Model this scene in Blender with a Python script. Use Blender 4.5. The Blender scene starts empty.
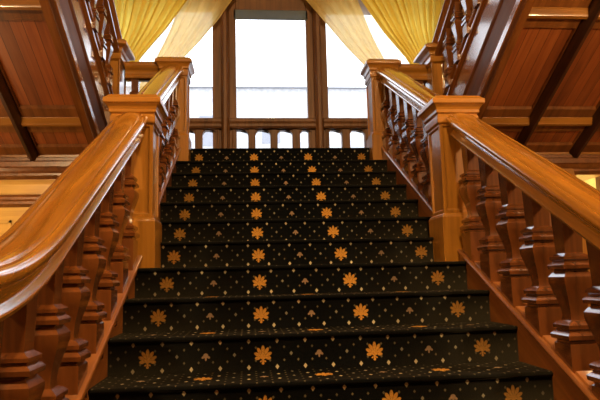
import bpy, bmesh, math, random
from mathutils import Vector, Matrix
random.seed(7)
scene = bpy.context.scene
COL = scene.collection
PI = math.pi
# ------------------------------------------------------------------ stair grid (metres)
H, D = 0.1576, 0.29            # riser, going
M = H / D                      # slope of the flights
Y10 = 2.3334                   # nosing of the tenth step down from the landing
NS = 17                        # risers from the hall floor to the landing
def nos(k): return Y10 + (10 - k) * D, (NS - k) * H + (.018 if k == 0 else 0)
def nz(y): return (y - Y10) * M + 7 * H
YL, ZL = nos(0)                # landing edge
W2 = 0.918                     # half width of the carpet

# ------------------------------------------------------------------ materials
def new_mat(name):
    m = bpy.data.materials.new(name); m.use_nodes = True
    nt = m.node_tree
    return m, nt, nt.nodes['Principled BSDF']
def node(nt, typ, **kw):
    n = nt.nodes.new(typ)
    for k, v in kw.items():
        if k.startswith('i_'):
            key = k[2:]
            n.inputs[int(key) if key.isdigit() else key].default_value = v
        else: setattr(n, k, v)
    return n
def ramp(nt, fac, stops):
    r = nt.nodes.new('ShaderNodeValToRGB')
    el = r.color_ramp.elements
    while len(el) < len(stops): el.new(0.5)
    for e, (p, c) in zip(el, stops):
        e.position = p; e.color = (*c, 1)
    nt.links.new(fac, r.inputs['Fac'])
    return r
def wood(name, dark, mid, light, grain='z', rough=0.28, coat=0.6, boards=None):
    m, nt, b = new_mat(name)
    tc = nt.nodes.new('ShaderNodeTexCoord')
    mp = node(nt, 'ShaderNodeMapping', vector_type='POINT')
    lo, hi = 1.2, 22.0
    sc = {'x': (lo, hi, hi), 'y': (hi, lo, hi), 'z': (hi, hi, lo), 'slope': (hi, lo, hi), 'down': (hi, lo, hi)}[grain]
    src = tc.outputs['Object']
    if grain in ('slope', 'down'):
        rot = nt.nodes.new('ShaderNodeVectorRotate'); rot.rotation_type = 'X_AXIS'
        rot.inputs['Angle'].default_value = -math.atan(M) if grain == 'slope' else math.atan(M)
        nt.links.new(src, rot.inputs['Vector']); src = rot.outputs[0]
    mp.inputs['Scale'].default_value = sc
    nt.links.new(src, mp.inputs['Vector'])
    n1 = node(nt, 'ShaderNodeTexNoise', i_Scale=1.0, i_Detail=5.0, i_Roughness=0.6, i_Distortion=0.6)
    nt.links.new(mp.outputs[0], n1.inputs['Vector'])
    n2 = node(nt, 'ShaderNodeTexNoise', i_Scale=2.3, i_Detail=2.0)
    nt.links.new(src, n2.inputs['Vector'])
    mx = node(nt, 'ShaderNodeMath', operation='MULTIPLY_ADD', i_1=0.7)
    nt.links.new(n1.outputs['Fac'], mx.inputs[0])
    m2 = node(nt, 'ShaderNodeMath', operation='MULTIPLY', i_1=0.3)
    nt.links.new(n2.outputs['Fac'], m2.inputs[0]); nt.links.new(m2.outputs[0], mx.inputs[2])
    r = ramp(nt, mx.outputs[0], [(0.32, dark), (0.5, mid), (0.7, light)])
    col = r.outputs['Color']
    if boards:                                   # fine joints between narrow boards
        sp = nt.nodes.new('ShaderNodeSeparateXYZ'); nt.links.new(tc.outputs['Object'], sp.inputs[0])
        d = node(nt, 'ShaderNodeMath', operation='DIVIDE', i_1=boards); nt.links.new(sp.outputs['X'], d.inputs[0])
        fr = node(nt, 'ShaderNodeMath', operation='FRACT'); nt.links.new(d.outputs[0], fr.inputs[0])
        lt = node(nt, 'ShaderNodeMath', operation='LESS_THAN', i_1=0.05); nt.links.new(fr.outputs[0], lt.inputs[0])
        fl = node(nt, 'ShaderNodeMath', operation='FLOOR'); nt.links.new(d.outputs[0], fl.inputs[0])
        wn = nt.nodes.new('ShaderNodeTexWhiteNoise'); wn.noise_dimensions = '1D'
        nt.links.new(fl.outputs[0], wn.inputs['W'])
        hs = node(nt, 'ShaderNodeHueSaturation')
        mv = node(nt, 'ShaderNodeMath', operation='MULTIPLY_ADD', i_1=0.45, i_2=0.78)
        nt.links.new(wn.outputs['Value'], mv.inputs[0]); nt.links.new(mv.outputs[0], hs.inputs['Value'])
        nt.links.new(col, hs.inputs['Color'])
        mix = node(nt, 'ShaderNodeMix', data_type='RGBA')
        nt.links.new(lt.outputs[0], mix.inputs[0]); nt.links.new(hs.outputs[0], mix.inputs[6])
        mix.inputs[7].default_value = (dark[0] * .5, dark[1] * .5, dark[2] * .5, 1)
        col = mix.outputs[2]
    nt.links.new(col, b.inputs['Base Color'])
    b.inputs['Roughness'].default_value = rough
    b.inputs['Coat Weight'].default_value = coat
    b.inputs['Coat Roughness'].default_value = 0.12
    bp = node(nt, 'ShaderNodeBump', i_Strength=0.008, i_Distance=0.01)
    nt.links.new(n1.outputs['Fac'], bp.inputs['Height']); nt.links.new(bp.outputs[0], b.inputs['Normal'])
    return m
OAK = ((0.175, 0.066, 0.007), (0.285, 0.116, 0.012), (0.375, 0.162, 0.020))
MAH = ((0.095, 0.030, 0.007), (0.185, 0.063, 0.013), (0.27, 0.098, 0.021))
W_rail = wood('varnished oak along the rake', *OAK, grain='slope', rough=0.22, coat=1.0)
W_down = wood('varnished oak along the return rake', *MAH, grain='down', rough=0.22, coat=1.0)  # darker than the lower rails: the backlit shade is put into the colour
W_post = wood('varnished oak upright', *OAK, grain='z', rough=0.3, coat=0.6)
W_bal = wood('turned baluster wood', (0.055, 0.016, 0.004), (0.108, 0.033, 0.007), (0.160, 0.052, 0.011), grain='z', rough=0.24, coat=0.9)
W_flat = wood('varnished oak lengthwise', *OAK, grain='x', rough=0.3, coat=0.6)
W_string = wood('string board wood', *MAH, grain='slope', rough=0.35, coat=0.4)
W_panel = wood('soffit board wood', (0.15, 0.036, 0.009), (0.27, 0.072, 0.016), (0.36, 0.11, 0.026), grain='down', rough=0.42, coat=0.25, boards=0.085)
W_wall = wood('wall board wood', (0.07, 0.022, 0.006), (0.14, 0.046, 0.010), (0.20, 0.070, 0.016), grain='z', rough=0.45, coat=0.2, boards=0.14)
W_dull = wood('dull dark mahogany', (0.045, 0.014, 0.005), (0.085, 0.027, 0.008), (0.13, 0.042, 0.012), grain='down', rough=0.55, coat=0.0)
W_beam = wood('soffit beam wood darkened for shade', (0.020, 0.007, 0.003), (0.045, 0.014, 0.005), (0.075, 0.024, 0.008), grain='down', rough=0.4, coat=0.2)  # shade of the beams' unlit sides is put into this dark colour
W_rib = wood('soffit rib wood', *MAH, grain='down', rough=0.35, coat=0.4)
W_cross = wood('soffit cross rib wood', *OAK, grain='x', rough=0.35, coat=0.4)
W_gold = wood('golden oak panelling', (0.36, 0.19, 0.03), (0.54, 0.31, 0.055), (0.64, 0.40, 0.08), grain='x', rough=0.35, coat=0.4)
W_win = wood('window oak', (0.07, 0.026, 0.008), (0.14, 0.056, 0.016), (0.21, 0.09, 0.028), grain='z', rough=0.55, coat=0.0)

def plain(name, col, rough=0.7, noise=0.08, scale=6.0):
    m, nt, b = new_mat(name)
    tc = nt.nodes.new('ShaderNodeTexCoord')
    n = node(nt, 'ShaderNodeTexNoise', i_Scale=scale, i_Detail=4.0); nt.links.new(tc.outputs['Object'], n.inputs['Vector'])
    r = ramp(nt, n.outputs['Fac'], [(0.3, tuple(c * (1 - noise) for c in col)), (0.7, tuple(min(1, c * (1 + noise)) for c in col))])
    nt.links.new(r.outputs[0], b.inputs['Base Color']); b.inputs['Roughness'].default_value = rough
    return m
P_yellow = plain('yellow plaster', (0.76, 0.60, 0.18), 0.8)
P_wall = plain('dull brown wall', (0.24, 0.13, 0.06), 0.8)
P_ceil = plain('ceiling plaster', (0.45, 0.36, 0.24), 0.9)
P_floor = plain('dark hall floor', (0.09, 0.045, 0.02), 0.4)
P_stone = plain('pale house render', (0.50, 0.50, 0.515), 0.9, 0.20, 6.0)
P_roof = plain('pale grey slates', (0.27, 0.275, 0.30), 0.9, 0.08, 3.0)
P_glassdark = plain('distant window grey', (0.27, 0.275, 0.31), 0.5, 0.05)
P_ground = plain('pale paving', (0.5, 0.5, 0.5), 0.9)

def glass_mat():
    m = bpy.data.materials.new('window glass'); m.use_nodes = True
    nt = m.node_tree; nt.nodes.clear()
    out = nt.nodes.new('ShaderNodeOutputMaterial')
    tr = nt.nodes.new('ShaderNodeBsdfTransparent'); tr.inputs[0].default_value = (0.96, 0.97, 0.98, 1)
    gl = nt.nodes.new('ShaderNodeBsdfGlossy'); gl.inputs['Roughness'].default_value = 0.02
    fr = node(nt, 'ShaderNodeFresnel', i_IOR=1.45)
    mx = nt.nodes.new('ShaderNodeMixShader')
    nt.links.new(fr.outputs[0], mx.inputs[0]); nt.links.new(tr.outputs[0], mx.inputs[1]); nt.links.new(gl.outputs[0], mx.inputs[2])
    nt.links.new(mx.outputs[0], out.inputs[0]); return m
GLASS = glass_mat()

def cloth(name, col, trans, transp, weave=0.08):
    m = bpy.data.materials.new(name); m.use_nodes = True
    nt = m.node_tree; nt.nodes.clear()
    out = nt.nodes.new('ShaderNodeOutputMaterial')
    tc = nt.nodes.new('ShaderNodeTexCoord')
    n = node(nt, 'ShaderNodeTexNoise', i_Scale=9.0, i_Detail=3.0); nt.links.new(tc.outputs['Object'], n.inputs['Vector'])
    r = ramp(nt, n.outputs['Fac'], [(0.3, tuple(c * (1 - weave) for c in col)), (0.7, col)])
    di = nt.nodes.new('ShaderNodeBsdfDiffuse'); tl = nt.nodes.new('ShaderNodeBsdfTranslucent'); tp = nt.nodes.new('ShaderNodeBsdfTransparent')
    nt.links.new(r.outputs[0], di.inputs[0]); nt.links.new(r.outputs[0], tl.inputs[0])
    a = nt.nodes.new('ShaderNodeMixShader'); a.inputs[0].default_value = trans
    nt.links.new(di.outputs[0], a.inputs[1]); nt.links.new(tl.outputs[0], a.inputs[2])
    c = nt.nodes.new('ShaderNodeMixShader'); c.inputs[0].default_value = transp
    nt.links.new(a.outputs[0], c.inputs[1]); nt.links.new(tp.outputs[0], c.inputs[2])
    nt.links.new(c.outputs[0], out.inputs[0]); return m
C_heavy = cloth('yellow drapery', (1.0, 0.83, 0.17), 0.70, 0.0)
C_sheer = cloth('cream yellow sheer', (0.96, 0.76, 0.29), 0.64, 0.04)
P_blind = cloth('grey blind cloth', (0.26, 0.31, 0.34), 0.5, 0.0)
C_white = cloth('white gauze', (0.88, 0.84, 0.78), 0.7, 0.42)

def carpet_mat():
    m, nt, b = new_mat('figured stair carpet')
    L = nt.links.new
    # emblem group: one palmette drawn as a union of ellipses (metres)
    def make_group(name, ell):
        g = bpy.data.node_groups.new(name, 'ShaderNodeTree')
        g.interface.new_socket('P', in_out='INPUT', socket_type='NodeSocketVector')
        g.interface.new_socket('D', in_out='OUTPUT', socket_type='NodeSocketFloat')
        gi = g.nodes.new('NodeGroupInput'); go = g.nodes.new('NodeGroupOutput'); last = None
        for (cx, cy, a, bb, rot) in ell:
            mp = node(g, 'ShaderNodeMapping', vector_type='TEXTURE')
            mp.inputs['Location'].default_value = (cx, cy, 0); mp.inputs['Rotation'].default_value = (0, 0, rot)
            mp.inputs['Scale'].default_value = (a, bb, 1)
            g.links.new(gi.outputs[0], mp.inputs['Vector'])
            ln = node(g, 'ShaderNodeVectorMath', operation='LENGTH'); g.links.new(mp.outputs[0], ln.inputs[0])
            o = ln.outputs['Value']
            if last is not None:
                mn = node(g, 'ShaderNodeMath', operation='MINIMUM'); g.links.new(last, mn.inputs[0]); g.links.new(o, mn.inputs[1]); o = mn.outputs[0]
            last = o
        g.links.new(last, go.inputs[0]); return g
    pal = []
    for ang, ln in ((-96, .038), (-62, .046), (-30, .051), (0, .055), (30, .051), (62, .046), (96, .038)):
        t = math.radians(ang); r0 = ln * .68
        pal.append((math.sin(t) * r0, -.016 + math.cos(t) * r0, .0082, ln * .34, -t))
        pal.append((math.sin(t) * ln * .4, -.016 + math.cos(t) * ln * .4, .0042, ln * .45, -t))
    pal += [(0, -.018, .012, .008, 0), (0, -.030, .0045, .010, 0), (0, -.043, .0065, .0065, 0), (-.010, -.034, .006, .0036, .5), (.010, -.034, .006, .0036, -.5)]
    pal = [(x * .92, y * .92, a * .92, c * .92, q) for x, y, a, c, q in pal]
    G = make_group('palmette', pal)
    B = make_group('bud', [(0, 0, .011, .011, 0), (-.012, -.006, .007, .005, .6), (.012, -.006, .007, .005, -.6), (0, -.014, .004, .008, 0)])
    uv = nt.nodes.new('ShaderNodeUVMap'); uv.uv_map = 'carpet'
    def cell(px, py, ox, oy):
        ad = node(nt, 'ShaderNodeVectorMath', operation='ADD'); ad.inputs[1].default_value = (ox + px / 2, oy + py / 2, 0)
        L(uv.outputs[0], ad.inputs[0])
        md = node(nt, 'ShaderNodeVectorMath', operation='MODULO'); md.inputs[1].default_value = (px, py, 1)
        a2 = node(nt, 'ShaderNodeVectorMath', operation='ADD'); a2.inputs[1].default_value = (px * 40, py * 40, 0)
        L(ad.outputs[0], a2.inputs[0]); L(a2.outputs[0], md.inputs[0])
        sb = node(nt, 'ShaderNodeVectorMath', operation='SUBTRACT'); sb.inputs[1].default_value = (px / 2, py / 2, 0)
        L(md.outputs[0], sb.inputs[0]); return sb.outputs[0]
    S, V = 0.4995, H + D
    def grp(g, vec):
        n = nt.nodes.new('ShaderNodeGroup'); n.node_tree = g; L(vec, n.inputs[0]); return n.outputs[0]
    def less(v, t=1.0):
        n = node(nt, 'ShaderNodeMapRange'); n.inputs['From Min'].default_value = t * .85; n.inputs['From Max'].default_value = t * 1.12
        n.inputs['To Min'].default_value = 1; n.inputs['To Max'].default_value = 0; L(v, n.inputs['Value']); return n.outputs[0]
    def mx(a, c):
        n = node(nt, 'ShaderNodeMath', operation='MAXIMUM'); L(a, n.inputs[0]); L(c, n.inputs[1]); return n.outputs[0]
    emb = mx(less(grp(G, cell(S, V, S / 2, 0))), less(grp(G, cell(S, V, 0, V / 2))))
    bud = mx(less(grp(B, cell(S, V, 0, 0))), less(grp(B, cell(S, V, S / 2, V / 2))))
    def dots(px, py, ox, oy, a, bb):
        v = cell(px, py, ox, oy)
        ab = node(nt, 'ShaderNodeVectorMath', operation='ABSOLUTE'); L(v, ab.inputs[0])
        dt = node(nt, 'ShaderNodeVectorMath', operation='DOT_PRODUCT'); dt.inputs[1].default_value = (1 / a, 1 / bb, 0); L(ab.outputs[0], dt.inputs[0])
        return less(dt.outputs['Value'])
    q, w = S / 4, V / 4
    big = dots(q, w, q / 2, w / 2, .0085, .0115)
    mid = dots(q, w, 0, 0, .0075, .0095)
    tiny = mx(dots(q / 2, w, q / 4, w / 4, .0055, .0068), dots(q / 2, w, q / 4, -w / 4, .0055, .0068))
    n = node(nt, 'ShaderNodeTexNoise', i_Scale=260.0, i_Detail=2.0); tc = nt.nodes.new('ShaderNodeTexCoord'); L(tc.outputs['Object'], n.inputs['Vector'])
    base = ramp(nt, n.outputs['Fac'], [(0.3, (0.0012, 0.0019, 0.0026)), (0.75, (0.0052, 0.0062, 0.0066))]).outputs[0]
    def over(bot, mask, col):
        k = node(nt, 'ShaderNodeMix', data_type='RGBA'); L(mask, k.inputs[0]); L(bot, k.inputs[6]); k.inputs[7].default_value = (*col, 1); return k.outputs[2]
    c = over(base, tiny, (0.13, 0.11, 0.065))
    c = over(c, mid, (0.22, 0.20, 0.14)); c = over(c, big, (0.50, 0.43, 0.26))
    c = over(c, bud, (0.30, 0.20, 0.12)); 
    gold = ramp(nt, n.outputs['Fac'], [(0.3, (0.42, 0.18, 0.025)), (0.7, (0.70, 0.36, 0.07))]).outputs[0]
    k = node(nt, 'ShaderNodeMix', data_type='RGBA'); L(emb, k.inputs[0]); L(c, k.inputs[6]); L(gold, k.inputs[7])
    L(k.outputs[2], b.inputs['Base Color'])
    b.inputs['Roughness'].default_value = 0.95; b.inputs['Specular IOR Level'].default_value = 0.02
    b.inputs['Sheen Weight'].default_value = 0.04; b.inputs['Sheen Roughness'].default_value = 0.6
    b.inputs['Sheen Tint'].default_value = (0.9, 0.75, 0.45, 1)
    bp = node(nt, 'ShaderNodeBump', i_Strength=0.3, i_Distance=0.004); L(n.outputs['Fac'], bp.inputs['Height']); L(bp.outputs[0], b.inputs['Normal'])
    return m
CARPET = carpet_mat()

# ------------------------------------------------------------------ geometry helpers
def link(name, bm, mat, parent=None, loc=None, smooth=None, bevel=0.0):
    """one mesh object; verts are given in world space, stored relative to loc / the parent's place"""
    base = Vector(loc) if loc is not None else (world_loc(parent) if parent else Vector((0, 0, 0)))
    bmesh.ops.recalc_face_normals(bm, faces=bm.faces[:])
    for v in bm.verts: v.co -= base
    me = bpy.data.meshes.new(name); bm.to_mesh(me); bm.free()
    o = bpy.data.objects.new(name, me); COL.objects.link(o)
    me.materials.append(mat)
    if parent is not None:
        o.parent = parent; o.location = base - world_loc(parent)
    else: o.location = base
    if smooth is not None:
        for p in me.polygons: p.use_smooth = True
        me.set_sharp_from_angle(angle=math.radians(smooth))
    if bevel:
        md = o.modifiers.new('bevel', 'BEVEL'); md.width = bevel; md.segments = 2; md.limit_method = 'ANGLE'
    return o
def world_loc(o):
    v = Vector((0, 0, 0))
    while o is not None: v += o.location; o = o.parent
    return v
def thing(name, loc, label, cat, group=None):
    o = bpy.data.objects.new(name, None); COL.objects.link(o); o.location = loc; o.empty_display_size = 0.1
    tag(o, label, cat, group); return o
def tag(o, label, cat, group=None):
    o['label'] = label; o['category'] = cat
    if group: o['group'] = group
    return o
def struct(o, label=None, cat=None):
    o['kind'] = 'structure'
    if label: o['label'] = label
    if cat: o['category'] = cat
    return o
def box(bm, x0, x1, y0, y1, z0, z1, f=None):
    p = [(x, y, z) for x in (x0, x1) for y in (y0, y1) for z in (z0, z1)]
    if f: p = [f(*q) for q in p]
    v = [bm.verts.new(q) for q in p]
    for a in ((0, 1, 3, 2), (4, 6, 7, 5), (0, 4, 5, 1), (2, 3, 7, 6), (0, 2, 6, 4), (1, 5, 7, 3)): bm.faces.new([v[i] for i in a])
def prism_x(bm, poly, x0, x1):
    """polygon in (y, z) pushed from x0 to x1"""
    a = [bm.verts.new((x0, y, z)) for y, z in poly]; c = [bm.verts.new((x1, y, z)) for y, z in poly]
    n = len(poly)
    fs = [bm.faces.new(a), bm.faces.new(c)]
    for i in range(n): bm.faces.new((a[i], a[(i + 1) % n], c[(i + 1) % n], c[i]))
    bmesh.ops.triangulate(bm, faces=fs)
def prism_y(bm, poly, y0, y1):
    a = [bm.verts.new((x, y0, z)) for x, z in poly]; c = [bm.verts.new((x, y1, z)) for x, z in poly]
    n = len(poly)
    fs = [bm.faces.new(a), bm.faces.new(c)]
    for i in range(n): bm.faces.new((a[i], a[(i + 1) % n], c[(i + 1) % n], c[i]))
    bmesh.ops.triangulate(bm, faces=fs)
def squares(bm, prof, cx, cy, ry=None):
    """stack of square rings (half width, z); ry scales the depth"""
    rings = []
    for hw, z in prof:
        hy = hw if ry is None else hw + ry
        rings.append([bm.verts.new((cx + sx * hw, cy + sy * hy, z)) for sx, sy in ((-1, -1), (1, -1), (1, 1), (-1, 1))])
    for a, c in zip(rings, rings[1:]):
        for i in range(4): bm.faces.new((a[i], a[(i + 1) % 4], c[(i + 1) % 4], c[i]))
    bm.faces.new(rings[0]); bm.faces.new(rings[-1])
def sweep(bm, prof, path):
    """profile (offset across, height) carried along path points (centre, axis across); sections stay upright"""
    rings = []
    for c, ax in path: rings.append([bm.verts.new((c[0] + ax[0] * a, c[1] + ax[1] * a, c[2] + h)) for a, h in prof])
    n = len(prof)
    for a, c in zip(rings, rings[1:]):
        for i in range(n): bm.faces.new((a[i], a[(i + 1) % n], c[(i + 1) % n], c[i]))
    bm.faces.new(rings[0]); bm.faces.new(rings[-1])
def mirror_prof(half): return [(-a, h) for a, h in half] + [(a, h) for a, h in reversed(half) if a > 1e-6]

RAILH = [(.050, 0), (.066, .006), (.071, .018), (.067, .030), (.057, .038), (.051, .050), (.054, .066), (.064, .079), (.080, .088), (.092, .099),
         (.096, .114), (.092, .129), (.082, .139), (.071, .143), (.062, .142), (.059, .139), (.056, .144), (.046, .152), (.026, .158), (0, .160)]
RAIL = mirror_prof(RAILH)
SMALLRAIL = [(a * .85, h) for a, h in RAIL]

# ------------------------------------------------------------------ balusters
BAL = [(.060, -.06), (.060, .085), (.053, .091), (.053, .096), (.068, .103), (.070, .119), (.062, .128), (.054, .133), (.054, .139), (.060, .144),
       (.061, .158), (.050, .168), (.035, .176), (.032, .192), (.035, .222), (.043, .255), (.054, .290), (.063, .326), (.063, .346), (.052, .362),
       (.045, .368), (.045, .372), (.062, .378), (.064, .392), (.056, .401), (.049, .405), (.049, .410), (.056, .415), (.056, .426), (.044, .434),
       (.037, .440), (.037, .448), (.043, .600), (.045, .660)]
def baluster_mesh(extra_base=0.0, extra_top=0.0, s=1.0, drop=0.0):
    bm = bmesh.new()
    prof = []
    for i, (w, z) in enumerate(BAL):
        if i == 0: zz = z
        elif i == 1: zz = z + extra_base - drop
        else: zz = z + extra_base - drop + (extra_top if i >= 32 else 0)
        prof.append((w * s, zz))
    squares(bm, prof, 0, 0)
    bmesh.ops.recalc_face_normals(bm, faces=bm.faces[:])
    me = bpy.data.meshes.new('baluster'); bm.to_mesh(me); bm.free()
    for p in me.polygons: p.use_smooth = True
    me.set_sharp_from_angle(angle=math.radians(28))
    return me
def put_baluster(mesh, mat, parent, x, y, z, first=[None]):
    if not mesh.materials: mesh.materials.append(mat)
    o = bpy.data.objects.new('baluster', mesh); COL.objects.link(o)
    o.parent = parent; o.location = Vector((x, y, z)) - world_loc(parent); return o

# ------------------------------------------------------------------ newel posts
def newel(name, cx, cy, z0, ztop, hw, label, group=None, plinth=0.29, ry=None, cap=0.046, mats=(W_post, W_flat)):
    t = thing(name, (cx, cy, z0), label, 'newel post', group)
    zc = ztop - 0.165
    bm = bmesh.new(); squares(bm, [(hw + .018, z0), (hw + .018, z0 + plinth - .025), (hw + .012, z0 + plinth - .008), (hw + .002, z0 + plinth)], cx, cy, ry)
    link('plinth', bm, mats[0], t, bevel=.004)
    bm = bmesh.new(); squares(bm, [(hw, z0 + plinth - .002), (hw, zc)], cx, cy, ry)
    side = [f for f in bm.faces if abs(f.normal.z) < .5 or True]
    bm.normal_update()
    side = [f for f in bm.faces if abs(f.calc_center_median().z - (z0 + plinth + zc) / 2) < .02]
    bmesh.ops.recalc_face_normals(bm, faces=bm.faces[:])
    bmesh.ops.inset_individual(bm, faces=side, thickness=min(.03, hw * .26), depth=0)
    bmesh.ops.inset_individual(bm, faces=side, thickness=.007, depth=-.010)
    link('shaft', bm, mats[0], t, bevel=.003)
    bm = bmesh.new()
    squares(bm, [(hw + .003, zc - .010), (hw + .012, zc), (hw + .012, zc + .040), (hw + .006, zc + .046), (hw + .006, zc + .054), (hw + .018, zc + .060),
                 (hw + .018, zc + .078), (hw + .024, zc + .092), (hw + cap - .010, zc + .106), (hw + cap, zc + .112), (hw + cap, zc + .140),
                 (hw + cap - .012, zc + .148), (hw + cap - .028, zc + .165)], cx, cy, ry)
    link('cap', bm, mats[1], t, bevel=.003)
    return t

# ------------------------------------------------------------------ central flight
XN = 0.965                       # centre of newels and balustrades
NF0, NF1 = 3.33, 3.57            # front newels, front and back
NL0, NL1 = 5.13, 5.37            # landing newels
def half_at(y):
    return 0.826 if (NF0 - .022 < y < NF1 + .022 or NL0 - .022 < y < NL1 + .022) else W2
def carpet_profile(full=False):
    pts = []                     # (y, z, v); v counts one pattern repeat per step
    V = H + D
    for k in range(NS - 1, -1, -1):
        y, z = nos(k)
        v0 = (NS - 1 - k) * V
        pts.append((y + .012, z - H, v0 - H / 2 + .007))
        pts.append((y + .012, z - .024, v0 + H / 2 - .024 + .007))
        for a in range(0, 6):
            t = -PI / 2 + a * PI / 5
            pts.append((y + .011 - math.cos(t) * .011, z - .011 + math.sin(t) * .011, v0 + H / 2 - .022 + .007 + a * .0036))
        if k > 0: pts.append((y + D + .012, z, v0 + H / 2 + D + .007))
    y, z = nos(0)
    v0 = (NS - 1) * V
    pts.append((6.42, z, v0 + H / 2 + 6.42 - y))
    return pts
def carpet():
    pts = carpet_profile()
    # split where the newels stand
    cuts = [NF0 - .022, NF1 + .022, NL0 - .022, NL1 + .022]
    out = [pts[0]]
    for a, c in zip(pts, pts[1:]):
        for q in cuts:
            if min(a[0], c[0]) + 1e-6 < q < max(a[0], c[0]) - 1e-6:
                t = (q - a[0]) / (c[0] - a[0])
                out.append(tuple(a[i] + (c[i] - a[i]) * t for i in range(3)))
        out.append(c)
    bm = bmesh.new(); uvl = bm.loops.layers.uv.new('carpet')
    for a, c in zip(out, out[1:]):
        w = half_at((a[0] + c[0]) / 2)
        if (a[0] + c[0]) / 2 > NL1 + .02: w = 1.45
        q = [(-w, *a), (w, *a), (w, *c), (-w, *c)]
        f = bm.faces.new([bm.verts.new((p[0], p[1], p[2])) for p in q])
        for lp, p in zip(f.loops, q): lp[uvl].uv = (p[0], p[3])
    bmesh.ops.remove_doubles(bm, verts=bm.verts[:], dist=1e-5)
    o = link('stair_carpet', bm, CARPET, loc=(0, YL, ZL), smooth=50)
    md = o.modifiers.new('pile', 'SOLIDIFY'); md.thickness = 0.009; md.offset = -1
    tag(o, 'black stair carpet with gold palmettes and cream dots running up the central steps', 'carpet')
    return o
carpet()

stairs = thing('grand_staircase', (0, nos(16)[0], 0), 'wide central flight of steps rising to the landing under the black carpet', 'staircase')
def steps_body():
    t = .010
    segs = []
    for k in range(NS - 1, 0, -1):
        y, z = nos(k)
        y0, y1 = y + .012 + t, y + D + .012 + t
        bm_z = z - t
        xs = [y0] + [q for q in (NF0 - .012, NF1 + .012, NL0 - .012) if y0 < q < y1] + [y1]
        for a, c in zip(xs, xs[1:]):
            w = half_at((a + c) / 2); segs.append((k, w if w == W2 else .836, a, c, bm_z))
    return segs
for k in range(1, NS):
    bm = bmesh.new()
    for (kk, w, a, c, z) in steps_body():
        if kk == k: box(bm, -w + .004, w - .004, a, c, z - H if k < NS - 1 else 0, z)
    link('step', bm, W_flat, stairs)
# string walls on both sides, closed down to the hall floor, with a moulded cap that carries the balusters
def curb(y):                      # top of the cap above the floor
    if y >= NF1 - .05: return nz(y) + .066
    return nz(y) + .054 + (2.75 - y) * .07
for s in (-1, 1):
    for (ya, yb, base) in ((1.02, NF0 - .019, 0), (NF1 + .019, NL0 - .019, 0)):
        bm = bmesh.new()
        n = 14
        top = [(ya + (yb - ya) * i / n, curb(ya + (yb - ya) * i / n) - .028) for i in range(n + 1)]
        prism_x(bm, [(ya, base)] + top + [(yb, base)], s * W2, s * 1.025)
        pan = link('string_panel', bm, W_string, stairs)
        bm = bmesh.new()
        prof = [(-.062, -.050), (-.066, -.044), (-.066, -.030), (-.072, -.024), (-.076, -.014), (-.074, -.006), (-.068, 0), (-.058, 0), (-.054, -.007), (-.048, -.007), (-.044, .002), (.066, .002), (.074, -.004), (.076, -.014), (.066, -.030), (.066, -.050)]
        sweep(bm, prof, [((s * (.972 if s < 0 else .982), ya + (yb - ya) * i / n, curb(ya + (yb - ya) * i / n)), (1, 0)) for i in range(n + 1)])
        link('string_cap', bm, W_string, pan, smooth=35)
    # solid block below each front newel, and below each landing newel
    for ya, yb, kk in ((NF0, NF1, 7), (NL0, NL1, 1)):
        bm = bmesh.new(); box(bm, s * .836, s * 1.09, ya - .019, yb + .019, 0, nos(kk)[1] - .001)
        link('pier_block', bm, W_string, stairs)

# newels
SIDE = {-1: 'left', 1: 'right'}
for s in (-1, 1):
    newel('newel_post', s * XN, (NF0 + NF1) / 2, nos(7)[1], 2.580, .116,
          'large square oak newel post halfway up the %s side of the carpet' % SIDE[s], 'square newel posts')
    newel('newel_post', s * XN, (NL0 + NL1) / 2, nos(1)[1], 3.515, .118,
          'square oak newel post at the top of the carpet beside the %s window light' % SIDE[s], 'square newel posts')
    newel('newel_post', s * (1.47 if s < 0 else 1.44), 5.12, ZL, 3.61, .060,
          'slim dark newel post where the %s upper flight leaves the landing' % SIDE[s], 'square newel posts', ry=.075, cap=.065)

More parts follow.
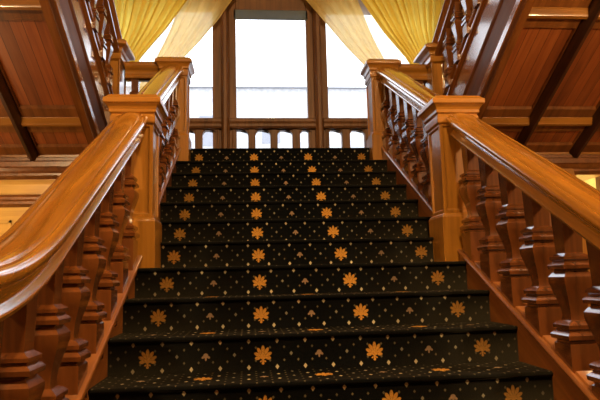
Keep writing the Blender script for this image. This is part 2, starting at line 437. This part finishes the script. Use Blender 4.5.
# ------------------------------------------------------------------ balustrades of the central flight
RB = 0.675                         # rail underside above the nosing line
def rail_z(y):
    y0 = 1.95
    if y >= y0: return nz(y) + RB
    ye = y0 - M / (2 * .42)
    if y >= ye: return nz(y) + RB + .42 * (y0 - y) ** 2
    return nz(ye) + RB + .42 * (y0 - ye) ** 2
base_mesh = baluster_mesh()
XBS = {-1: .972, 1: .985}
for s in (-1, 1):
    XB = XBS[s]
    b = thing('balustrade', (s * XB, 2.2, curb(2.2)), 'lower %s balustrade with a thick curving orange handrail in the foreground' % SIDE[s], 'balustrade', 'stair balustrades')
    bm = bmesh.new()
    ys = [0.98 + i * .05 for i in range(int((NF0 - .02 - .98) / .05) + 1)] + [NF0 + .004]
    sweep(bm, RAIL, [((s * XB, y, rail_z(y)), (1, 0)) for y in ys])
    link('handrail', bm, W_rail, b, smooth=40)
    off = 0.0 if s > 0 else -0.02
    for i in range(10):
        y = 3.205 + off - .237 * i
        if y < 1.1: break
        gap = rail_z(y) - (curb(y))
        zc = nz(y) + .075           # mouldings follow the nosing line
        eb = max(-.06, zc - curb(y)) + (0.45 * max(0, rail_z(y) - nz(y) - RB))
        need = gap + .02 - .600 - eb
        me = baluster_mesh(eb, need)
        put_baluster(me, W_bal, b, s * XB, y, curb(y))
    bm = bmesh.new(); zt = rail_z(1.0)
    squares(bm, [(.13, 0), (.13, .3), (.115, .31), (.115, zt + .10), (.16, zt + .15), (.16, zt + .18), (.05, zt + .2)], s * XN, .90)
    link('end_post', bm, W_post, b, bevel=.003)

    b = thing('balustrade', (s * XB, 4.35, curb(4.35)), 'short upper %s balustrade between the two square newel posts' % SIDE[s], 'balustrade', 'stair balustrades')
    bm = bmesh.new()
    sweep(bm, RAIL, [((s * XB, y, nz(y) + RB), (1, 0)) for y in (NF1 - .004, 4.0, 4.6, NL0 + .004)])
    link('handrail', bm, W_rail, b, smooth=40)
    for i in range(7):
        y = NF1 + .125 + i * .2275
        put_baluster(base_mesh, W_bal, b, s * XB, y, curb(y))
# ------------------------------------------------------------------ upper flights that turn back over the side aisles
def zc(y, c): return c - M * y
XS = 1.47
YA, YE = 4.96, 0.35              # landing end and far (viewer) end
for s in (-1, 1):
    sd = SIDE[s]
    fl = thing('upper_flight', (s * 2.3, 5.0, ZL), 'dark panelled underside and string of the %s upper stair flight climbing toward the viewer' % sd, 'stair flight', 'upper stair flights')
    f = lambda x, y, c: (s * x, y, zc(y, c))
    # string board with mouldings
    bm = bmesh.new(); box(bm, XS, XS + .10, YE, YA, 5.12, 5.70, f); sb = link('string_board', bm, W_down, fl)
    prof = [(-.010, 5.66), (-.022, 5.668), (-.026, 5.684), (-.022, 5.700), (-.014, 5.706), (-.014, 5.724), (-.030, 5.732), (-.034, 5.748), (-.028, 5.760), (.11, 5.760), (.11, 5.66)]
    bm = bmesh.new(); sweep(bm, [(s * a, h) for a, h in prof], [((s * XS, y, -M * y), (1, 0)) for y in (YE, YA)])
    link('string_cap', bm, W_down, sb, smooth=35)
    prof = [(-.004, 5.40), (-.012, 5.396), (-.018, 5.386), (-.018, 5.372), (-.012, 5.362), (-.004, 5.356), (-.004, 5.25), (-.002, 5.20),
            (.004, 5.13), (.016, 5.115), (.034, 5.112), (.044, 5.120), (.048, 5.140), (.075, 5.145), (.085, 5.16), (.090, 5.19), (.10, 5.20), (.10, 5.40)]
    bm = bmesh.new(); sweep(bm, [(s * a, h) for a, h in prof], [((s * XS, y, -M * y), (1, 0)) for y in (YE, YA)])
    link('string_moulding', bm, W_dull, sb, smooth=35)
    # steps on top
    bm = bmesh.new()
    i = 0; poly = []
    y = 5.02
    poly.append((y, ZL))
    while y - D > YE:
        z = ZL + H * (i + 1); poly += [(y, z), (y - D, z)]; y -= D; i += 1
    poly += [(y, zc(y, 5.38)), (5.02, zc(5.02, 5.38))]
    prism_x(bm, poly, s * 1.57, s * 3.22); link('step_block', bm, W_down, fl)
    # soffit: longitudinal beams, cross ribs, boarded panels
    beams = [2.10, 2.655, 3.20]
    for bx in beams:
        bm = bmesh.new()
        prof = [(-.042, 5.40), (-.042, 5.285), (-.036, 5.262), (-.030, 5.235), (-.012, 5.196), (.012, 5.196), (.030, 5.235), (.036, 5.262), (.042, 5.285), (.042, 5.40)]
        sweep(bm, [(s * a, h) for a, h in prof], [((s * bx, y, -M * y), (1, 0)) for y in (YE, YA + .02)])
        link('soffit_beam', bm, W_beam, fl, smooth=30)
    xs = [1.57] + beams
    rows = [4.60, 3.655, 2.71, 1.765, 0.82]
    for x0, x1 in zip(xs, xs[1:]):
        a, c = x0 + (.005 if x0 == 1.57 else .046), x1 - .046
        for ry in rows:
            bm = bmesh.new()
            prof = [(-.034, 5.39), (-.034, 5.274), (-.026, 5.270), (-.022, 5.258), (-.014, 5.254), (-.010, 5.240), (.010, 5.240), (.014, 5.254), (.022, 5.258), (.026, 5.270), (.034, 5.274), (.034, 5.39)]
            ring = []
            for x in (x0, x1): ring.append([bm.verts.new((s * x, ry + q, zc(ry + q, h))) for q, h in prof])
            n = len(prof)
            for i in range(n): bm.faces.new((ring[0][i], ring[0][(i + 1) % n], ring[1][(i + 1) % n], ring[1][i]))
            bm.faces.new(ring[0]); bm.faces.new(ring[1])
            link('cross_rib', bm, W_cross, fl, smooth=30)
        ends = [YA] + rows + [YE]
        for y1, y0 in zip(ends, ends[1:]):
            yb, ya = y1 - (.032 if y1 in rows else 0), y0 + (.032 if y0 in rows else 0)
            if yb - ya < .1: continue
            bm = bmesh.new()
            def ring(inx, iny, c): return [bm.verts.new(f(*q, c)) for q in ((a + inx, ya + iny), (c_ - inx, ya + iny), (c_ - inx, yb - iny), (a + inx, yb - iny))]
            c_ = c
            iy = .085
            R = [ring(0, 0, 5.40), ring(0, 0, 5.278), ring(.010, iy, 5.278), ring(.014, iy + .010, 5.296), ring(.02, iy + .016, 5.296), ring(.02, iy + .016, 5.40)]
            for p, q in zip(R, R[1:]):
                for i in range(4): bm.faces.new((p[i], p[(i + 1) % 4], q[(i + 1) % 4], q[i]))
            bm.faces.new(R[0]); 
            fr = link('panel_frame', bm, W_rib, fl)
            bm = bmesh.new(); box(bm, a + .018, c - .018, ya + iy + .014, yb - iy - .014, 5.295, 5.36, f)
            link('boarded_panel', bm, W_panel, fr)
    # balustrade
    b = thing('balustrade', (s * XS, 4.6, zc(4.6, 5.66)), 'dark %s balustrade rising from the slim post in front of the yellow curtain' % sd, 'balustrade', 'stair balustrades')
    bm = bmesh.new(); sweep(bm, SMALLRAIL, [((s * XS, y, zc(y, 6.20)), (1, 0)) for y in (YE, 5.06)])
    link('handrail', bm, W_down, b, smooth=40)
    me = baluster_mesh(0, -.105, .70, .065)
    for i in range(15):
        y = 4.74 - i * .237
        put_baluster(me, W_bal, b, s * (XS - .005), y, zc(y, 5.760))
    # short level rail on the landing
    b = thing('landing_rail', (s * 1.22, 5.22, ZL), 'short level rail joining the %s landing post to the slim upper post' % sd, 'handrail', 'landing rails')
    bm = bmesh.new(); sweep(bm, [(a * .75, h * 1.1) for a, h in RAIL], [((s * x, 5.20, 3.32), (0, 1)) for x in (1.07, 1.40)])
    link('handrail', bm, W_flat, b, smooth=40)
    bm = bmesh.new(); box(bm, s * 1.07, s * 1.39, 5.15, 5.25, ZL, ZL + .09); link('bottom_rail', bm, W_flat, b)
    put_baluster(baluster_mesh(0, -.02, .8, .0), W_bal, b, s * 1.315, 5.20, ZL + .07)

# ------------------------------------------------------------------ landing, walls, floor, ceiling
YW = 6.60                        # inner face of the window wall
bm = bmesh.new()
t = .010
box(bm, -.83, .83, YL + .03, NL1 + .02, ZL - .30, ZL - t)
box(bm, -1.10, 1.10, NL1 + .02, YW, ZL - .30, ZL - t)
for s in (-1, 1): box(bm, *sorted((s * 1.10, s * 3.25)), YA - .0, YW, ZL - .24, ZL)
struct(link('floor_landing', bm, W_flat), 'landing floor below the tall window at the top of the carpet', 'floor')
bm = bmesh.new(); box(bm, -6, 6, -6, 8.5, -.1, 0); struct(link('floor', bm, P_floor), 'dark hall floor at the foot of the stairs', 'floor')
bm = bmesh.new(); box(bm, -6, 6, -6, 6.9, 7.5, 7.6); struct(link('ceiling', bm, P_ceil), 'plaster ceiling high above the hall', 'ceiling')
for s, nm in ((-1, 'wall_left'), (1, 'wall_right')):
    bm = bmesh.new(); box(bm, *sorted((s * 3.5, s * 3.6)), -6, YW, 0, 7.5); struct(link(nm, bm, P_wall), 'plain side wall outside the %s upper flight' % SIDE[s], 'wall')
bm = bmesh.new(); box(bm, -3.6, 3.6, -6.1, -6, 0, 7.5); struct(link('wall_front', bm, P_wall), 'hall wall behind the viewer', 'wall')
# window wall with one wide opening
bm = bmesh.new()
WX, WZ0, WZ1 = 2.05, 2.86, 5.45
box(bm, -3.6, -WX, YW, YW + .3, 0, 7.5); box(bm, WX, 3.6, YW, YW + .3, 0, 7.5)
box(bm, -WX, WX, YW, YW + .3, 0, WZ0); box(bm, -WX, WX, YW, YW + .3, WZ1, 7.5)
struct(link('wall_back', bm, P_wall), 'landing wall around the tall window', 'wall')
# wall below the landing, at the end of each side aisle
def aisle_end(s):
    y0 = 5.0
    if s < 0:
        bm = bmesh.new(); box(bm, -3.5, -1.10, y0, y0 + .08, 1.80, ZL - .24)
        # raised mouldings of the panel fields
        for x0, x1 in ((-3.42, -2.86), (-2.80, -2.27), (-2.15, -1.62)):
            for (za, zb) in ((1.87, 2.035),):
                for (p, q, r_, w) in ((x0, x1, za, .02), (x0, x1, zb - .02, .02)): box(bm, p, q, y0 - .014, y0 + .01, r_, r_ + w)
                box(bm, x0, x0 + .02, y0 - .014, y0 + .01, za, zb); box(bm, x1 - .02, x1, y0 - .014, y0 + .01, za, zb)
        w = struct(link('wall_left_end', bm, W_gold), 'golden panelled wall below the landing at far left', 'wall')
        bm = bmesh.new(); box(bm, -3.5, -1.10, y0 - .02, y0 + .08, 0, 1.80); struct(link('wall_left_shade', bm, W_wall), 'lower wall coloured dark for shade, below the golden panels behind the left balusters', 'wall')  # dark boards added to stand for the shade between the balusters
    else:
        bm = bmesh.new(); box(bm, 1.10, 2.42, y0, y0 + .08, 0, ZL - .24)
        struct(link('wall_right_end', bm, W_wall), 'dark panelled wall below the landing behind the right balusters', 'wall')
        bm = bmesh.new(); prism_y(bm, [(2.42, 0), (2.42, 2.42), (2.60, 2.42), (2.615, 2.36), (2.64, 2.31), (2.67, 2.275), (2.69, 2.25), (2.69, 2.235), (2.72, 2.225), (2.735, 2.13), (2.735, 0)], y0 - .10, y0 + .12)
        struct(link('trim_3', bm, W_post), 'dark moulded door jamb beside the yellow wall at far right', 'door jamb')
        bm = bmesh.new(); box(bm, 2.3, 4.6, 6.0, 6.08, 0, 2.9); box(bm, 4.55, 4.6, 5.08, 6.0, 0, 2.9)
        struct(link('wall_right_recess', bm, P_yellow), 'bright yellow wall seen through the opening at far right', 'wall')
    # cornice: stacked mouldings under the soffit
    bm = bmesh.new()
    lim = sorted((s * 1.12, s * 3.48))
    prof = [(0, 2.60), (-.035, 2.60), (-.035, 2.565), (-.060, 2.555), (-.060, 2.53), (-.09, 2.515), (-.09, 2.475), (-.075, 2.465), (-.06, 2.44), (-.045, 2.425), (-.045, 2.405), (-.02, 2.395), (0, 2.38)]
    prism_x(bm, [(y0 + q, z) for q, z in prof], *lim)
    struct(link('trim_1' if s < 0 else 'trim_2', bm, W_string), 'moulded brown cornice under the landing at %s' % SIDE[s], 'cornice')
    if s < 0:
        bm = bmesh.new()
        prof = [(0, 2.375), (-.012, 2.375), (-.018, 2.335), (-.016, 2.25), (0, 2.25)]
        prism_x(bm, [(y0 + q, z) for q, z in prof], *lim)
        struct(link('trim_8', bm, W_gold), 'golden frieze board under the brown cornice at far left', 'frieze')
        bm = bmesh.new()
        prism_x(bm, [(y0 + q, z) for q, z in [(0, 2.25), (-.03, 2.245), (-.05, 2.225), (-.05, 2.205), (-.036, 2.19), (-.036, 2.168), (-.014, 2.152), (0, 2.145)]], *lim)
        struct(link('trim_9', bm, W_string), 'dark double moulding above the golden panels at far left', 'moulding')
aisle_end(-1); aisle_end(1)

# ------------------------------------------------------------------ window: three lights with a row of small arched panes below
def arch_pane_hole(x0, x1, z0, z1):
    c = .035
    return [(x0, z0), (x1, z0), (x1, z1 - c), (x1 - .012, z1 - c * .45), (x1 - .04, z1), (x0 + .04, z1), (x0 + .012, z1 - c * .45), (x0, z1 - c)]
def window(idx, x0, x1, panes, label):
    wn = bpy.data.objects.new('window_%d' % idx, None); COL.objects.link(wn); wn.location = ((x0 + x1) / 2, YW + .1, WZ0)
    struct(wn, label, 'window')
    y0, y1 = YW + .02, YW + .16
    zt0, zt1 = 3.245, 3.375
    yt, y0 = y0, YW + .06
    bm = bmesh.new()
    fw = {1: .082, 2: .105, 3: .074}[idx]
    box(bm, x0, x0 + fw, y0, y1, WZ0, WZ1); box(bm, x1 - fw, x1, y0, y1, WZ0, WZ1)
    box(bm, x0 + fw, x1 - fw, y0, y1, 4.725, 4.90)
    box(bm, x0 + fw, x1 - fw, y0, y1, WZ1 - .06, WZ1); box(bm, x0 + fw, x1 - fw, y0, y1, WZ0, WZ0 + .05)
    link('frame', bm, W_win, wn, bevel=.006)
    y0 = yt
    bm = bmesh.new()
    prof = [(y1, zt0), (y0 - .01, zt0), (y0 - .03, zt0 + .02), (y0 - .03, zt0 + .05), (y0 - .045, zt0 + .075), (y0 - .045, zt0 + .105), (y0 - .03, zt0 + .115), (y0 - .02, zt1 - .02), (y0 + .01, zt1), (y1, zt1)]
    prism_x(bm, prof, x0 + .002, x1 - .002); link('transom', bm, W_win, wn)
    # small arcade: slab minus the arched holes, built as posts plus arch heads
    edges = [x0 + .03] + [v for p in panes for v in p] + [x1 - .03]
    for a, c in zip(edges[0::2], edges[1::2]):
        if c - a < .01: continue
        bm = bmesh.new(); box(bm, a, c, y0 + .02, y1 - .02, WZ0 + .05, zt0 + .01); link('glazing_post', bm, W_win, wn, bevel=.008)
    for a, c in panes:
        bm = bmesh.new()
        zt = zt0 - .005
        poly = [(a, zt0 + .01), (a, zt - .055), (a + .012, zt - .03), (a + .035, zt - .008), (a + .05, zt - .003), (c - .05, zt - .003), (c - .035, zt - .008), (c - .012, zt - .03), (c, zt - .055), (c, zt0 + .01)]
        prism_y(bm, poly, y0 + .03, y1 - .03); link('arch_head', bm, W_win, wn)
        bm = bmesh.new(); box(bm, a - .01, c + .01, y0 + .066, y0 + .070, WZ0 + .04, zt0); link('small_pane', bm, GLASS, wn)
    bm = bmesh.new(); box(bm, x0 + fw - .01, x1 - fw + .01, y0 + .070, y0 + .074, zt1 - .01, 4.735); link('pane', bm, GLASS, wn)
    bm = bmesh.new(); box(bm, x0 + fw - .01, x1 - fw + .01, y0 + .070, y0 + .074, 4.89, WZ1 - .05); link('top_pane', bm, GLASS, wn)
    return wn
window(1, -.515, .495, [(-.47, -.30), (-.215, -.04), (.045, .22), (.31, .455)], 'central window light between two oak mullions above the carpet')
window(2, -2.05, -.605, [(-1.88, -1.71), (-1.62, -1.445), (-1.36, -1.18), (-1.095, -.915), (-.83, -.66)], 'left window light half hidden by yellow curtains')
window(3, .585, 2.05, [(.64, .81), (.905, 1.085), (1.17, 1.35), (1.435, 1.61), (1.70, 1.88)], 'right window light half hidden by yellow curtains')
for i, (a, c) in enumerate(((-.605, -.515), (.495, .585))):
    bm = bmesh.new()
    m_ = (a + c) / 2
    prism = [(a, YW + .30), (a, YW + .0), (a + .012, YW - .012), (a + .018, YW - .045), (a + .03, YW - .06), (c - .03, YW - .06), (c - .018, YW - .045), (c - .012, YW - .012), (c, YW), (c, YW + .30)]
    lo = [bm.verts.new((x, y, WZ0 - .15)) for x, y in prism]; hi = [bm.verts.new((x, y, WZ1)) for x, y in prism]
    for j in range(len(prism)): bm.faces.new((lo[j], lo[(j + 1) % len(prism)], hi[(j + 1) % len(prism)], hi[j]))
    bm.faces.new(lo); bm.faces.new(hi)
    struct(link('trim_%d' % (4 + i), bm, W_win), 'oak mullion on the %s of the central window light' % ('left', 'right')[i], 'mullion')
bm = bmesh.new(); box(bm, -2.1, 2.1, YW - .10, YW - .001, WZ0 - .04, WZ0 + .01); box(bm, -2.1, 2.1, YW - .03, YW - .001, ZL + .01, WZ0 - .04)
struct(link('trim_6', bm, W_win), 'oak window sill above the landing', 'window sill')
bm = bmesh.new(); box(bm, -2.4, 2.4, YW - .42, YW - .001, 5.46, 5.75)
struct(link('trim_7', bm, W_win), 'oak pelmet above the curtains', 'pelmet')
# blind rolled up at the head of the central light
bl = thing('roller_blind', (-.01, YW + .05, 4.60), 'grey roller blind drawn up at the head of the central window', 'blind')
bm = bmesh.new(); box(bm, -.455, .435, YW + .060, YW + .064, 4.615, 4.725); link('cloth', bm, P_blind, bl)
bm = bmesh.new(); box(bm, -.455, .435, YW + .054, YW + .070, 4.603, 4.617); link('bottom_bar', bm, P_blind, bl)

# ------------------------------------------------------------------ curtains: pleated, drawn aside to a tie, tail falling below
def at_z(poly, z):
    """x of a hanging edge at height z; poly runs from the top down"""
    for (x0, z0), (x1, z1) in zip(poly, poly[1:]):
        if z >= z1: return x0 + (x1 - x0) * (z0 - z) / (z0 - z1)
    return poly[-1][0]
def curtain(name, s, y, outer, inner, npl, amp, mat, label, cat, mat2=None, split=0.0):
    """cloth hung between two edges (x, z); gathered at the tie, the tail hangs to the landing"""
    ztop, ztie = outer[0][1], 3.55
    bm = bmesh.new(); nu, nt1 = npl * 10, 44
    grid = []
    for j in range(nt1 + 1):
        z = ztop + (ZL + .03 - ztop) * j / nt1
        xo, xi = at_z(outer, z), at_z(inner, z)
        am = amp * max(.38, min(1, (abs(xo - xi) / abs(outer[0][0] - inner[0][0])) ** .5))
        row = []
        for i in range(nu + 1):
            u = i / nu
            ph = 2 * PI * npl * (u + .012 * math.sin(7 * u + .6 * z)) + s
            x = xo + (xi - xo) * u + am * .3 * math.cos(ph) * min(1, abs(xi - xo))
            yy = y + am * math.sin(ph) + am * .35 * math.sin(2.3 * ph + 1 + s)
            row.append(bm.verts.new((s * x, yy, z)))
        grid.append(row)
    for a, c in zip(grid, grid[1:]):
        for i in range(nu): bm.faces.new((a[i], a[i + 1], c[i + 1], c[i]))
    o = link(name, bm, mat, loc=(s * inner[-1][0], y, ZL + .03), smooth=180)
    if mat2:
        o.data.materials.append(mat2)
        for p in o.data.polygons: p.material_index = 1 if (p.index % nu) / nu < split else 0
    return tag(o, label, cat)
for s in (-1, 1):
    sd = SIDE[s]; e = .0 if s < 0 else .10
    curtain('curtain', s, 6.36, [(2.20, 5.46), (1.98, 4.4), (1.90, 3.55), (1.98, ZL)],
            [(.42 + e, 5.46), (.92 + e, 4.75), (1.20 + e, 4.33), (1.47 + e, 4.0), (1.64 + e * .5, 3.7), (1.70, 3.5), (1.56, ZL)], 11, .055, C_heavy,
            'heavy pleated yellow curtain tied back at the %s of the window' % sd, 'curtain')
    curtain('sheer_curtain', s, 6.50, [(1.75, 5.46), (1.62, 4.4), (1.66, 3.8), (1.80, 3.5), (1.80, ZL)],
            [(-.02 - e * .4, 5.46), (.44 - e * .4, 4.79), (.62, 4.52), (.86, 4.22), (1.10, 3.96), (1.34, 3.74), (1.52, 3.52), (1.40, ZL)], 8, .030, C_sheer,
            'sheer cream and yellow curtain swept to the %s inside the heavy drape' % sd, 'sheer curtain', mat2=C_white, split=.50)

# ------------------------------------------------------------------ outside: pale terrace of houses across the street
def house(cx, w, y, zr, label, wins):
    t = thing('house', (cx, y, 0), label, 'house')
    bm = bmesh.new(); box(bm, cx - w / 2, cx + w / 2, y, y + 6, 0, zr - 1.1); wl = link('wall', bm, P_stone, t)
    bm = bmesh.new(); prism_x(bm, [(y - .2, zr - 1.1), (y + 3, zr), (y + 6.2, zr - 1.1)], cx - w / 2, cx + w / 2); link('roof', bm, P_roof, t)
    for (x, z, ww, hh) in wins:
        bm = bmesh.new(); box(bm, x - ww / 2, x + ww / 2, y - .03, y + .02, z, z + hh); link('house_window', bm, P_glassdark, wl)
    return t
house(1.5, 17.0, 22, 10.0, 'pale overexposed terrace of houses seen outside through the window', [(5.0, 6.8, .7, .9), (7.3, 6.9, .8, .8), (-3.8, 6.7, .7, .9), (-1.6, 6.6, 1.1, 1.2), (.6, 6.7, .7, .9), (2.4, 6.7, .7, .9)])
bm = bmesh.new(); box(bm, -40, 40, 8.5, 60, -.4, -.1); struct(link('ground', bm, P_ground), 'pale street outside the window', 'ground')

# ------------------------------------------------------------------ light
w = bpy.data.worlds.new('sky'); scene.world = w; w.use_nodes = True
bg = w.node_tree.nodes['Background']; bg.inputs[0].default_value = (0.90, 0.94, 1.0, 1); bg.inputs[1].default_value = 4.2
def lamp(name, loc, power, col=(1.0, .66, .32), r=.12):
    l = bpy.data.lights.new(name, 'POINT'); l.energy = power; l.color = col; l.shadow_soft_size = r
    o = bpy.data.objects.new(name, l); COL.objects.link(o); o.location = loc; return o
lamp('hall_lamp', (0.3, 0.2, 5.12), 760, r=.12)
lamp('aisle_lamp', (-2.9, 1.0, 3.0), 230)
lamp('aisle_lamp', (2.9, 1.0, 3.0), 330)
lamp('aisle_lamp', (-3.0, 4.3, 1.6), 30, col=(1, .70, .33))
lamp('recess_lamp', (3.5, 5.5, 2.2), 45, col=(1, .85, .6))
pl = bpy.data.lights.new('window_portal', 'AREA'); pl.shape = 'RECTANGLE'; pl.size = 4.1; pl.size_y = 2.6
pl.cycles.is_portal = True
po = bpy.data.objects.new('window_portal', pl); COL.objects.link(po); po.location = (0, YW + .32, 4.15); po.rotation_euler = (-PI / 2, 0, 0)

# ------------------------------------------------------------------ camera
F, YAW, PIT, ROLL = 580.89, .0893, .1338, -.0241
cam = bpy.data.cameras.new('camera'); co = bpy.data.objects.new('camera', cam); COL.objects.link(co)
cam.sensor_fit = 'HORIZONTAL'; cam.sensor_width = 36; cam.lens = 36 * F / 600; cam.clip_start = .05
fw = Vector((math.sin(YAW) * math.cos(PIT), math.cos(YAW) * math.cos(PIT), math.sin(PIT)))
r = Vector((math.cos(YAW), -math.sin(YAW), 0)); u = r.cross(fw)
r2 = r * math.cos(ROLL) + u * math.sin(ROLL); u2 = -r * math.sin(ROLL) + u * math.cos(ROLL)
mw = Matrix((r2, u2, -fw)).transposed().to_4x4(); mw.translation = (-.3054, 0, .3991 + 7 * H)
co.matrix_world = mw
scene.camera = co
vs = scene.view_settings
vs.view_transform = 'Standard'; vs.look = 'None'; vs.gamma = 1; vs.use_curve_mapping = False; vs.exposure = 0.0
